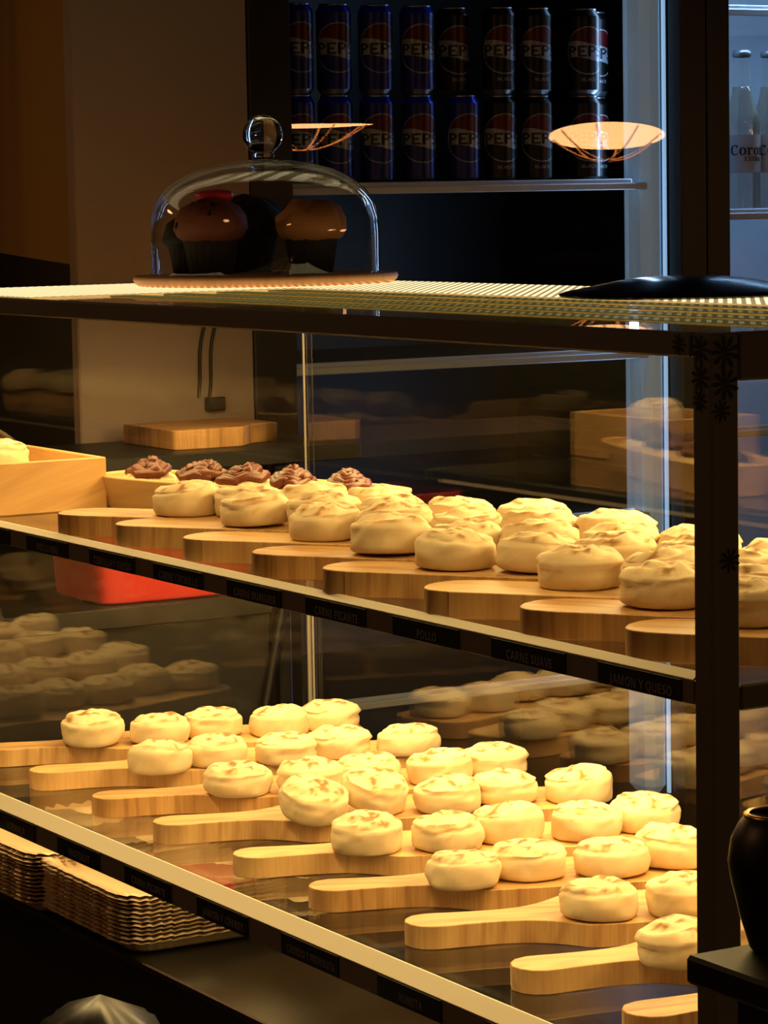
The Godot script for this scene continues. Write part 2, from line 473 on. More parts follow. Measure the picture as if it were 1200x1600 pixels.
# ---------------------------------------------------------------- wall, fridges and what they hold
const XG := -2.53
func oriented(a: Vector2, b: Vector2, y0: float, y1: float, thick: float) -> ArrayMesh:
	var d := (b - a).normalized()
	var n := Vector2(-d.y, d.x) * thick
	var m := MB.new()
	var P := [a, b, b + n, a + n]
	var ctr := Vector3.ZERO
	for p in P: ctr += Vector3(p.x, (y0 + y1) * 0.5, p.y) * 0.25
	for k in 4:
		var p: Vector2 = P[k]; var q: Vector2 = P[(k + 1) % 4]
		m.face([Vector3(p.x, y0, p.y), Vector3(q.x, y0, q.y), Vector3(q.x, y1, q.y), Vector3(p.x, y1, p.y)], ctr)
	for y in [y0, y1]:
		m.face([Vector3(P[0].x, y, P[0].y), Vector3(P[1].x, y, P[1].y), Vector3(P[2].x, y, P[2].y), Vector3(P[3].x, y, P[3].y)], ctr)
	return m.mesh()
func fridge(called: String, label: String, z0: float, z1: float, frame_l: float, frame_r: float, shelves: Array, rib_side: bool, led: bool) -> Node3D:
	# z0 > z1; front plane at x = XG, body behind it
	var f := thing(called, label, "fridge", Vector3(XG, 0, (z0 + z1) * 0.5))
	var o := Vector3(-XG, 0, -(z0 + z1) * 0.5)
	var S := func(a: Vector3, b: Vector3, bv := 0.003) -> ArrayMesh: return span(a + o, b + o, bv)
	var inner: Material = M.fridge_inner if led else M.fridge_white
	var zi0 := z0 - frame_l
	var zi1 := z1 + frame_r
	part("back_wall", S.call(Vector3(XG - 0.70, 0.10, z1 + 0.03), Vector3(XG - 0.66, 2.05, z0 - 0.03)), inner, f)
	part("side_wall", S.call(Vector3(XG - 0.70, 0.10, z0 - 0.03), Vector3(XG - 0.045, 2.05, z0)), M.fridge_black, f)
	part("side_wall", S.call(Vector3(XG - 0.70, 0.10, z1), Vector3(XG - 0.045, 2.05, z1 + 0.03)), M.fridge_black, f)
	part("inner_liner", S.call(Vector3(XG - 0.66, 0.14, z0 - 0.032), Vector3(XG - 0.05, 1.99, z0 - 0.031), 0.0002), inner, f)
	part("inner_liner", S.call(Vector3(XG - 0.66, 0.14, z1 + 0.031), Vector3(XG - 0.05, 1.99, z1 + 0.032), 0.0002), inner, f)
	part("fridge_top", S.call(Vector3(XG - 0.70, 2.05, z1), Vector3(XG - 0.0, 2.25, z0)), M.fridge_black, f)
	part("fridge_bottom", S.call(Vector3(XG - 0.70, 0.0, z1), Vector3(XG - 0.0, 0.10, z0)), M.fridge_black, f)
	var door := part("door", S.call(Vector3(XG - 0.044, 0.11, z0 - frame_l), Vector3(XG, 2.04, z0 - 0.001)), M.fridge_black, f)
	part("door_stile", S.call(Vector3(XG - 0.044, 0.11, z1 + 0.001), Vector3(XG, 2.04, z1 + frame_r)), M.fridge_black, door)
	part("door_rail", S.call(Vector3(XG - 0.044, 1.97, zi1), Vector3(XG, 2.04, zi0)), M.fridge_black, door)
	part("door_rail", S.call(Vector3(XG - 0.044, 0.11, zi1), Vector3(XG, 0.20, zi0)), M.fridge_black, door)
	part("door_glass", S.call(Vector3(XG - 0.022, 0.20, zi1 - 0.004), Vector3(XG - 0.018, 1.97, zi0 + 0.004), 0.0003), M.pane, door)
	for y in shelves:
		var sh := part("wire_shelf", S.call(Vector3(XG - 0.058, y - 0.016, z1 + 0.11), Vector3(XG - 0.050, y - 0.002, z0 - 0.04), 0.002), M.white_wire, f)
		part("shelf_lip", S.call(Vector3(XG - 0.066, y - 0.004, z1 + 0.14), Vector3(XG - 0.059, y + 0.006, z0 - 0.04), 0.002), M.white_wire, sh)
		part("shelf_plate", S.call(Vector3(XG - 0.64, y - 0.010, z1 + 0.04), Vector3(XG - 0.066, y - 0.002, z0 - 0.04), 0.001), M.dark_steel if led else M.pane, sh)
	if rib_side:
		for k in 22:
			part("liner_rib", S.call(Vector3(XG - 0.58, 0.30 + k * 0.075, z1 + 0.033), Vector3(XG - 0.10, 0.350 + k * 0.075, z1 + 0.075), 0.014), M.fridge_rib, f)
	if led:
		part("led_column", S.call(Vector3(XG - 0.135, 0.22, z1 + 0.066), Vector3(XG - 0.050, 1.95, z1 + 0.118), 0.022), M.led_column, f)
		part("led_tube", S.call(Vector3(XG - 0.056, 0.22, z1 + 0.066), Vector3(XG - 0.046, 1.95, z1 + 0.071), 0.001), M.led_cold, f)
	return f
func wall_and_fridges() -> void:
	struct("wall_far", oriented(Vector2(-2.62, -0.565), Vector2(-5.95, -1.65), 1.318, 3.0, 0.1), M.ochre)
	struct("trim_1", oriented(Vector2(-2.62, -0.560), Vector2(-5.95, -1.645), 0.0, 1.318, 0.11), M.wainscot)
	tag(part("side_panel", span(Vector3(XG - 0.03, 0, -0.848), Vector3(XG, 2.6, -0.500), 0.003), M.panel, self), "plain beige brown tall panel beside the drinks fridge", "panel")
	fridge("drinks_fridge", "black glass-door fridge holding tiers of blue and black soda cans", -0.850, -1.873, 0.088, 0.064, [1.456, 1.122, 0.80, 0.48], true, true)
	fridge("bottle_fridge", "black glass-door fridge with clear beer bottles, right next to the can fridge", -1.874, -2.75, 0.056, 0.06, [1.80, 1.392, 0.95, 0.5], false, false)
	area("fridge_tube_light", Vector3(XG - 0.085, 1.15, -1.750), Vector2(0.06, 1.6), Vector3(-0.25, 0, 1).normalized(), Color(0.62, 0.80, 1.0), 0.30)
	# second fridge: ceiling tube
	var tb := tag(part("fridge_ceiling_tube", span(Vector3(XG - 0.10, 1.955, -2.70), Vector3(XG - 0.06, 1.985, -1.95), 0.006), M.led_cold, self), "glowing cold white tube under the roof of the bottle fridge", "light tube")
	area("fridge_ceiling_light", Vector3(XG - 0.075, 1.945, -2.32), Vector2(0.04, 0.7), Vector3(-0.2, -1, 0).normalized(), Color(0.62, 0.80, 1.0), 0.45)
	cans()
	bottles()

const FONT := {"P": ["###.", "#..#", "#..#", "###.", "#...", "#...", "#..."], "E": ["####", "#...", "#...", "###.", "#...", "#...", "####"], "S": [".###", "#...", "#...", ".##.", "...#", "...#", "###."], "I": ["#", "#", "#", "#", "#", "#", "#"], "B": ["###.", "#..#", "#..#", "###.", "#..#", "#..#", "###."], "L": ["#...", "#...", "#...", "#...", "#...", "#...", "####"], "A": [".##.", "#..#", "#..#", "####", "#..#", "#..#", "#..#"], "C": [".###", "#...", "#...", "#...", "#...", "#...", ".###"], "K": ["#..#", "#..#", "#.#.", "##..", "#.#.", "#..#", "#..#"]}
func stamp(im: Image, text: String, cx: int, cy: int, cw: int, ch: int, c: Color) -> void:
	var w := 0
	for t in text: w += (FONT[t][0].length() + 1) * cw
	w -= cw
	var x := cx - w / 2
	for t in text:
		var rows: Array = FONT[t]
		for r in 7:
			for k in rows[r].length():
				if rows[r][k] == "#": im.fill_rect(Rect2i(x + k * cw, cy - (7 * ch) / 2 + r * ch, cw + (5 if cw > 4 else 0), ch + (2 if cw > 4 else 0)), c)
		x += (rows[0].length() + 1) * cw
func can_texture(base: Color, black: bool) -> ImageTexture:
	var W := 640
	var H := 480
	var im := Image.create(W, H, false, Image.FORMAT_RGB8)
	im.fill(base)
	var cx := 320
	var cy := 222
	var rx := 150.0     # circle of 95 mm across on a can of 207 mm round
	var ry := 158.0
	for y in range(cy - 160, cy + 161):
		for x in range(cx - 154, cx + 155):
			var u := (x - cx) / rx
			var w := (y - cy) / ry
			var q := u * u + w * w
			if q > 1.0: continue
			var wave := 0.10 * sin(u * 2.6) 
			var c := Color(0.52, 0.54, 0.58)
			if q < 0.90:
				if w < -0.30 + wave: c = Color(0.30, 0.025, 0.045)
				elif w > 0.36 + wave: c = base if black else Color(0.03, 0.09, 0.40)
				else: c = Color(0.54, 0.56, 0.60)
			im.set_pixel(x, y, c)
	stamp(im, "PEPSI", cx, cy + 4, 13, 10, Color(0.01, 0.01, 0.015))
	if black: stamp(im, "BLACK", cx, cy + 190, 4, 3, Color(0.6, 0.6, 0.62))
	return ImageTexture.create_from_image(im)
func make_can(black: bool) -> Node3D:
	var t := thing("soda_can", "", "can", Vector3.ZERO, 0.0, "soda cans in the drinks fridge")
	var base := Color(0.012, 0.012, 0.014) if black else Color(0.025, 0.085, 0.46)
	var body := MB.new()
	body.lathe([Vector2(0.0, 0.004), Vector2(0.020, 0.003), Vector2(0.0235, 0.0), Vector2(0.026, 0.001), Vector2(0.0325, 0.010)], 40)
	var bm := mat(Color(0.55, 0.56, 0.58), 0.3, 0.9)
	part("can_base", body.mesh(), bm, t)
	var side := MB.new()
	side.lathe([Vector2(0.0325, 0.010), Vector2(0.033, 0.014), Vector2(0.033, 0.08), Vector2(0.033, 0.1525)], 40)
	# uv v must follow height
	var k := 0
	for r in 4:
		var y: float = [0.010, 0.014, 0.08, 0.1525][r]
		for j in 41:
			side.uv[k] = Vector2(fposmod(j / 40.0, 1.00001), 1.0 - (y - 0.010) / 0.1425)
			k += 1
	var sm := mat(Color.WHITE, 0.32, 0.25)
	sm.albedo_texture = can_texture(base, black)
	part("can_side", side.mesh(), sm, t)
	var sh := MB.new()
	sh.lathe([Vector2(0.033, 0.1525), Vector2(0.0325, 0.155), Vector2(0.0275, 0.1635), Vector2(0.0270, 0.1650)], 40)
	part("shoulder", sh.mesh(), mat(Color(0.03, 0.03, 0.035) if black else Color(0.03, 0.18, 0.90), 0.3, 0.5), t)  # blue shoulder brightened in colour for the cold LED sheen
	var lid := MB.new()
	lid.lathe([Vector2(0.0270, 0.1650), Vector2(0.0275, 0.1672), Vector2(0.0265, 0.168), Vector2(0.0250, 0.1665), Vector2(0.0240, 0.1630), Vector2(0.0, 0.1630)], 40)
	part("lid", lid.mesh(), bm, t)
	return t
func cans() -> void:
	var blue := make_can(false)
	var black := make_can(true)
	var used := [false, false]
	var zs := [-1.0036, -1.085, -1.175, -1.2662, -1.366, -1.4504, -1.5343, -1.6467]
	for tier in 2:      # 0 lower
		for i in zs.size():
			var is_black: bool = i >= 5 or (i == 4 and tier == 1)
			var src := black if is_black else blue
			var o: Node3D = src
			if used[int(is_black)]: o = copy(src)
			used[int(is_black)] = true
			var dx := -0.035 if (i == 4 and tier == 1) else 0.0
			o.position = Vector3(-2.632 + dx, 1.4575 + tier * 0.1685, zs[i] + (0.0 if tier else 0.0))
			o.rotation.y = PI - 0.22 + [0.04, -0.05, 0.02, -0.02, 0.1, 0.0, 0.06, -0.04][i] + tier * 0.05
			o.set_meta("label", "%s soda can with round logo, %s from the beige panel, %s tier" % ["black" if is_black else "blue", ORD[i], "upper" if tier else "lower"])
	for tier in 2:
		var o := copy(black)
		o.position = Vector3(-2.712, 1.4575 + tier * 0.1685, -1.722)
		o.rotation.y = PI
		o.set_meta("label", "black soda can half hidden behind the last can by the glowing tube, %s tier" % ("upper" if tier else "lower"))
func bottles() -> void:
	var glass := pane_mat(Color(0.75, 0.80, 0.72), 0.10)
	var beer := mat(Color(0.62, 0.50, 0.12), 0.1)
	beer.albedo_color.a = 0.35
	beer.transparency = BaseMaterial3D.TRANSPARENCY_ALPHA
	var first: Node3D
	var zs := [-2.050, -2.122, -2.195, -2.268]
	for i in zs.size():
		var t: Node3D
		if i == 0:
			t = thing("beer_bottle", "", "bottle", Vector3.ZERO, 0.0, "beer bottles in the second fridge")
			first = t
			var b := MB.new()
			b.lathe([Vector2(0, 0.0), Vector2(0.034, 0.0), Vector2(0.0375, 0.004), Vector2(0.0375, 0.175), Vector2(0.036, 0.190), Vector2(0.030, 0.205), Vector2(0.0215, 0.235), Vector2(0.0175, 0.285), Vector2(0.0165, 0.312)], 36)
			part("bottle_glass", b.mesh(), glass, t)
			var q := MB.new()
			q.lathe([Vector2(0, 0.006), Vector2(0.034, 0.006), Vector2(0.0362, 0.010), Vector2(0.0362, 0.175), Vector2(0.0345, 0.190), Vector2(0.0285, 0.205), Vector2(0.0205, 0.232), Vector2(0.019, 0.247), Vector2(0.0, 0.247)], 36)
			part("beer", q.mesh(), beer, t)
			var cp := MB.new()
			cp.lathe([Vector2(0.0170, 0.305), Vector2(0.0195, 0.307), Vector2(0.0200, 0.312), Vector2(0.0180, 0.319), Vector2(0.0, 0.320)], 24)
			part("crown_cap", cp.mesh(), mat(Color(0.55, 0.57, 0.60), 0.35, 0.7), t)
			var lb := MB.new()
			lb.lathe([Vector2(0.0379, 0.078), Vector2(0.0379, 0.152)], 36)
			var lab := part("paper_label", lb.mesh(), mat(Color(0.72, 0.73, 0.74), 0.7), t)
			wrapped("Corona", 0.020, 0.0382, Vector3(0, 0.122, 0), lab, mat(Color(0.02, 0.03, 0.09), 0.6), "Droid Serif")
			wrapped("EXTRA", 0.0085, 0.0382, Vector3(0, 0.105, 0), lab, mat(Color(0.10, 0.10, 0.16), 0.6), "Droid Serif")
		else:
			t = copy(first)
		t.position = Vector3(-2.65, 1.3905, zs[i])
		t.scale = Vector3(1, 1.03, 1)
		t.set_meta("label", "clear beer bottle with pale label, %s from the can fridge" % ORD[i])
func wrapped(text: String, h: float, r: float, at: Vector3, parent: Node, m: Material, font: String) -> void:
	var t := TextMesh.new()
	var f := SystemFont.new()
	f.font_names = PackedStringArray([font])
	f.font_weight = 700
	t.font = f
	t.text = text; t.font_size = 40; t.pixel_size = h / 29.0; t.depth = 0.0004; t.curve_step = 2.0
	var st := SurfaceTool.new()
	st.create_from(t, 0)
	var arr := st.commit_to_arrays()
	var vs: PackedVector3Array = arr[Mesh.ARRAY_VERTEX]
	var ns: PackedVector3Array = arr[Mesh.ARRAY_NORMAL]
	for i in vs.size():
		var a := vs[i].x / r          # text reads left to right for a viewer on +X: its right is -Z
		var rad := r + vs[i].z
		vs[i] = Vector3(cos(a) * rad, vs[i].y, -sin(a) * rad) + at
		ns[i] = Vector3(cos(a) * ns[i].z + sin(a) * ns[i].x, ns[i].y, -sin(a) * ns[i].z - cos(a) * ns[i].x)
	arr[Mesh.ARRAY_VERTEX] = vs; arr[Mesh.ARRAY_NORMAL] = ns
	var am := ArrayMesh.new()
	am.add_surface_from_arrays(Mesh.PRIMITIVE_TRIANGLES, arr)
	part("lettering", am, m, parent)

# ---------------------------------------------------------------- work table beyond the end pane
func work_table() -> void:
	var t := thing("work_table", "dark steel work table beyond the end pane of the display case", "table", Vector3(-2.345, 0, -0.45))
	part("table_top", span(Vector3(-0.165, 0.985, -0.42), Vector3(0.165, 1.012, 0.43)), M.dark_steel, t)
	part("under_shelf", span(Vector3(-0.165, 0.730, -0.24), Vector3(0.165, 0.764, 0.43)), M.dark_steel, t)
	part("front_panel", span(Vector3(0.130, 0.02, -0.24), Vector3(0.150, 0.730, 0.43)), M.dark_steel, t)
	for z in [-0.27, 0.445]: part("leg", span(Vector3(0.13, 0, z - 0.012), Vector3(0.155, 0.985, z + 0.012), 0.004), M.black, t)
	for z in [-0.40, 0.445]: part("leg", span(Vector3(-0.155, 0, z - 0.012), Vector3(-0.13, 0.985, z + 0.012), 0.004), M.black, t)
	var br := MB.new()
	br.tube([Vector3(0.165, 0.75, -0.262), Vector3(0.165, 0.55, -0.215)], 0.008, 8)
	part("brace", br.mesh(), M.black, t)
	# red crate: tapered tub with rim
	var c := thing("red_tub", "red plastic tub on the under-shelf of the dark steel work table", "tub", Vector3(-2.31, 0.764, -0.525))
	var rows := []
	for q in [[0.0, 0.0, 0.001], [0.10, 0.135, 0.001], [0.106, 0.142, 0.006], [0.112, 0.150, 0.14], [0.118, 0.156, 0.142], [0.118, 0.156, 0.150], [0.110, 0.148, 0.150], [0.104, 0.140, 0.01], [0.0, 0.0, 0.008]]:
		var row := PackedVector3Array()
		for k in 41:
			var a := TAU * k / 40.0
			var ca := cos(a); var sa := sin(a)
			var e := 0.22
			row.append(Vector3(q[0] * signf(ca) * pow(absf(ca), e), q[2], -q[1] * signf(sa) * pow(absf(sa), e)))
		rows.append(row)
	var m := MB.new()
	m.grid(rows)
	part("tub_body", m.mesh(), M.red, c)
	# wooden board lying on the table
	var wb := thing("wooden_chopping_board", "short notched wooden board lying on the dark steel work table", "board", Vector3(-2.36, 1.012, -0.66))
	var o := PackedVector2Array([Vector2(-0.10, -0.11), Vector2(0.09, -0.11), Vector2(0.10, -0.10), Vector2(0.10, 0.02), Vector2(0.075, 0.045), Vector2(0.05, 0.07), Vector2(0.05, 0.115), Vector2(-0.10, 0.115)])
	var w := MB.new()
	w.extrude(o, 0.0, 0.034, 0.002)
	part("board_body", w.mesh(), M.board_b, wb)
	# two black cords on the panel
	var cords := thing("hanging_cord", "pair of thin black cords hanging on the beige panel", "cord", Vector3(XG + 0.006, 1.10, -0.75))
	for k in 2:
		var cm := MB.new()
		var pts := []
		for i in 9:
			var s := i / 8.0
			pts.append(Vector3(0.0, 0.14 - 0.16 * s, -0.01 + 0.05 * s * (1.0 - 0.3 * s) - 0.022 * k + 0.006 * sin(s * 5.0)))
		cm.tube(pts, 0.003, 6)
		part("cord", cm.mesh(), M.black, cords)
	part("cord_clip", span(Vector3(-0.005, -0.045, -0.03), Vector3(0.012, -0.02, 0.006)), M.black, cords)

# ---------------------------------------------------------------- boards
func arc(c: Vector2, rx: float, ry: float, a0: float, a1: float, n: int) -> PackedVector2Array:
	var q := PackedVector2Array()
	for k in n + 1:
		var a := lerpf(a0, a1, float(k) / n)
		q.append(c + Vector2(cos(a) * rx, sin(a) * ry))
	return q
func smooth_outline(half: Array) -> PackedVector2Array:     # half: (s, half width) from tip to end; mirrored; x = t, y = s
	var cu := Curve2D.new()
	for i in half.size():
		var p := Vector2(half[i].y, half[i].x)
		var pr := Vector2(half[maxi(i - 1, 0)].y, half[maxi(i - 1, 0)].x)
		var nx := Vector2(half[mini(i + 1, half.size() - 1)].y, half[mini(i + 1, half.size() - 1)].x)
		var tn := (nx - pr) / 6.0
		if i == 0: tn = Vector2(0.008, 0)
		if i == half.size() - 1: tn = Vector2(-0.02, 0)
		cu.add_point(p, -tn, tn)
	var pts := PackedVector2Array()
	var n := 44
	for k in n + 1: pts.append(cu.sample_baked(cu.get_baked_length() * k / n, true))
	var out := pts.duplicate()
	for k in range(n - 1, 0, -1): out.append(Vector2(-pts[k].x, pts[k].y))
	return out
var paddle_mesh: ArrayMesh
const SKEW := 0.33
func axis_pt(o: Vector2, s: float, t: float, skew := SKEW) -> Vector2:     # x, z
	return o + Vector2(sin(skew), -cos(skew)) * s + Vector2(cos(skew), sin(skew)) * t

# ---------------------------------------------------------------- buns
var buns := []
func bun_mesh(k: int) -> ArrayMesh:
	var n := noise(100 + k * 13, 1.0, 3)
	var fine := noise(300 + k * 17, 1.0, 3)
	var rng := RandomNumberGenerator.new()
	rng.seed = 500 + k
	var prof := [Vector2(0.0, 0.0), Vector2(0.7, 0.0), Vector2(0.88, 0.01), Vector2(0.95, 0.07), Vector2(0.985, 0.20), Vector2(1.0, 0.36), Vector2(0.995, 0.50), Vector2(0.98, 0.62), Vector2(0.955, 0.70), Vector2(0.925, 0.76), Vector2(0.89, 0.80), Vector2(0.84, 0.84), Vector2(0.75, 0.88), Vector2(0.63, 0.91), Vector2(0.53, 0.94), Vector2(0.43, 0.96), Vector2(0.33, 0.975), Vector2(0.23, 0.985), Vector2(0.13, 0.99), Vector2(0.05, 0.99), Vector2(0.0, 0.99)]
	var R := 0.0495
	var H := 0.042 + 0.005 * rng.randf()
	var ph := rng.randf() * TAU
	var arms := 1 if k % 2 == 0 else 2
	var lean := rng.randf_range(-0.10, 0.16)
	var lp := rng.randf() * TAU
	var rows := []
	var cols := []
	var pale := Color(0.74, 0.60, 0.37)
	var tan_ := Color(0.56, 0.30, 0.085)
	var char_ := Color(0.20, 0.085, 0.025)
	for i in prof.size():
		var row := PackedVector3Array()
		var cr := PackedColorArray()
		for j in 57:
			var a := TAU * (j % 56) / 56.0
			var p: Vector2 = prof[i]
			var d := Vector3(cos(a), 0, -sin(a))
			var lowf := n.get_noise_3d(d.x * 0.9 * p.x, p.y * 1.2, d.z * 0.9 * p.x)
			var r := p.x * R * (1.0 + 0.10 * lowf * p.x)
			var y := p.y * H
			y *= 1.0 + lean * p.x * cos(a - lp) * p.y
			# fold lines: a lip running round the side and climbing to a spiral on top
			var seam := 0.66 + 0.16 * sin(a * 0.5 + ph) + 0.05 * n.get_noise_2d(cos(a) * 2.0, sin(a) * 2.0)
			var g1 := exp(-pow((p.y - seam) / 0.045, 2.0)) * clampf((p.x - 0.5) * 4.0, 0.0, 1.0)
			r -= g1 * 0.0034
			var lip := exp(-pow((p.y - seam - 0.09) / 0.06, 2.0)) * clampf((p.x - 0.5) * 4.0, 0.0, 1.0)
			r += lip * 0.0016
			var topw := smoothstep(0.70, 0.9, p.y)
			var spiral := sin(arms * a + ph + p.x * 9.0)
			y += topw * (0.0026 * spiral * smoothstep(0.02, 0.3, p.x) + 0.0025 * n.get_noise_2d(d.x * p.x * 1.6 + 5.0, d.z * p.x * 1.6))
			# small wrinkles
			var wr := fine.get_noise_3d(d.x * p.x * 2.2, p.y * 2.4, d.z * p.x * 2.2)
			r += wr * 0.0011 * p.x * smoothstep(0.0, 0.2, p.y)
			y += wr * 0.0006 * topw
			if i <= 1: y = 0.0
			row.append(d * r + Vector3(0, maxf(y, 0.0), 0))
			# baked colour: toasted patches where folds stand proud, small blisters elsewhere
			var toast := clampf(fine.get_noise_2d(d.x * p.x * 1.7 + 20.0, d.z * p.x * 1.7 + p.y) * 2.8 - 0.15 + 0.30 * spiral, 0.0, 1.0) * topw
			var spots := clampf(fine.get_noise_3d(d.x * p.x * 5.5, p.y * 5.0 + 9.0, d.z * p.x * 5.5) * 4.0 - 1.7, 0.0, 1.0)
			var c := pale.lerp(tan_, clampf(toast * 0.95 + spots * 0.45 + 0.06 * lowf, 0.0, 0.8))
			c = c.lerp(char_, clampf(toast * 1.9 - 1.05, 0.0, 0.75))
			cr.append(c)
		rows.append(row); cols.append(cr)
	var m := MB.new()
	m.grid(rows, cols)
	return m.mesh()
func put_bun(k: int, at: Vector3, turn: float, tilt: Vector2, label: String, group: String, s := 1.0) -> void:
	var o := part("bun", buns[k % buns.size()], M.dough, self, at)
	tag(o, label, "bun", group)
	o.basis = Basis(Vector3(1, 0, 0), tilt.x) * Basis(Vector3(0, 0, 1), tilt.y) * Basis(Vector3.UP, turn)
	o.scale = Vector3.ONE * s
	var lift := 0.046 * s * (absf(sin(tilt.x)) + absf(sin(tilt.y))) * 0.75
	o.position.y += lift
func lower_shelf_goods() -> void:
	for k in 8: buns.append(bun_mesh(k))
	var p := MB.new()
	p.extrude(smooth_outline([Vector2(0, 0), Vector2(0.008, 0.022), Vector2(0.030, 0.033), Vector2(0.070, 0.030), Vector2(0.115, 0.029), Vector2(0.150, 0.035), Vector2(0.178, 0.050), Vector2(0.200, 0.069), Vector2(0.208, 0.075), Vector2(0.225, 0.077), Vector2(0.30, 0.078), Vector2(0.50, 0.078), Vector2(0.58, 0.074), Vector2(0.605, 0.050), Vector2(0.61, 0.0)]), 0.0, 0.028, 0.0013)
	paddle_mesh = p.mesh()
	var tips := [Vector2(-2.0723, -0.1041), Vector2(-1.8568, -0.0896), Vector2(-1.6233, -0.0858), Vector2(-1.4112, -0.0808), Vector2(-1.168, -0.0789), Vector2(-0.9518, -0.0724), Vector2(-0.7284, -0.0788), Vector2(-0.4893, -0.0751), Vector2(-0.2652, -0.0717)]
	for i in 9:
		var b := part("paddle_board", paddle_mesh, [M.board_a, M.board_c, M.board_b][i % 3], self, Vector3(tips[i].x + 0.022, YL + 0.0003, tips[i].y + 0.006))
		b.rotation.y = -SKEW + [0.0, 0.02, -0.01, 0.015, 0.0, -0.02, 0.01, 0.13, 0.25][i]
		tag(b, "wooden paddle board with rounded handle on lower shelf, %s from the near corner post" % ORD[8 - i], "serving board", "paddle boards on the lower shelf")
	var starts := [[-1.964, -0.254], [-1.727, -0.245], [-1.482, -0.262], [-1.284, -0.262], [-1.054, -0.229], [-0.835, -0.229], [-0.591, -0.279], [-0.389, -0.233], [-0.165, -0.245]]
	var rows := []
	for i in 9:
		var row := []
		for j in [5, 5, 5, 5, 5, 5, 4, 4, 4][i]:
			var sk: float = 0.26 if i < 7 else (0.15 if i == 7 else 0.06)
			var zig: float = 0.012 * (1 if (i + j) % 2 else -1)
			row.append([starts[i][0] + sin(sk) * 0.0968 * j + zig, starts[i][1] - cos(sk) * 0.0968 * j])
		rows.append(row)
	var rng := RandomNumberGenerator.new()
	rng.seed = 77
	for i in rows.size():
		for j in rows[i].size():
			var q: Array = rows[i][j]
			var tilt := Vector2(rng.randf_range(-0.03, 0.03), rng.randf_range(-0.03, 0.03))
			if i == 3 and j == 0: tilt = Vector2(0.0, -0.26)
			if i == 3 and j == 1: tilt = Vector2(-0.10, -0.30)
			if i == 0 and j == 0: tilt = Vector2(0.05, -0.10)
			put_bun(rng.randi() % 8, Vector3(q[0], YL + 0.0284, q[1]), rng.randf() * TAU, tilt, "pale baked bun, %s from the handle, on lower board %s from near corner post" % [ORD[j], ORD[8 - i]], "buns on the lower shelf boards", rng.randf_range(0.95, 1.0))

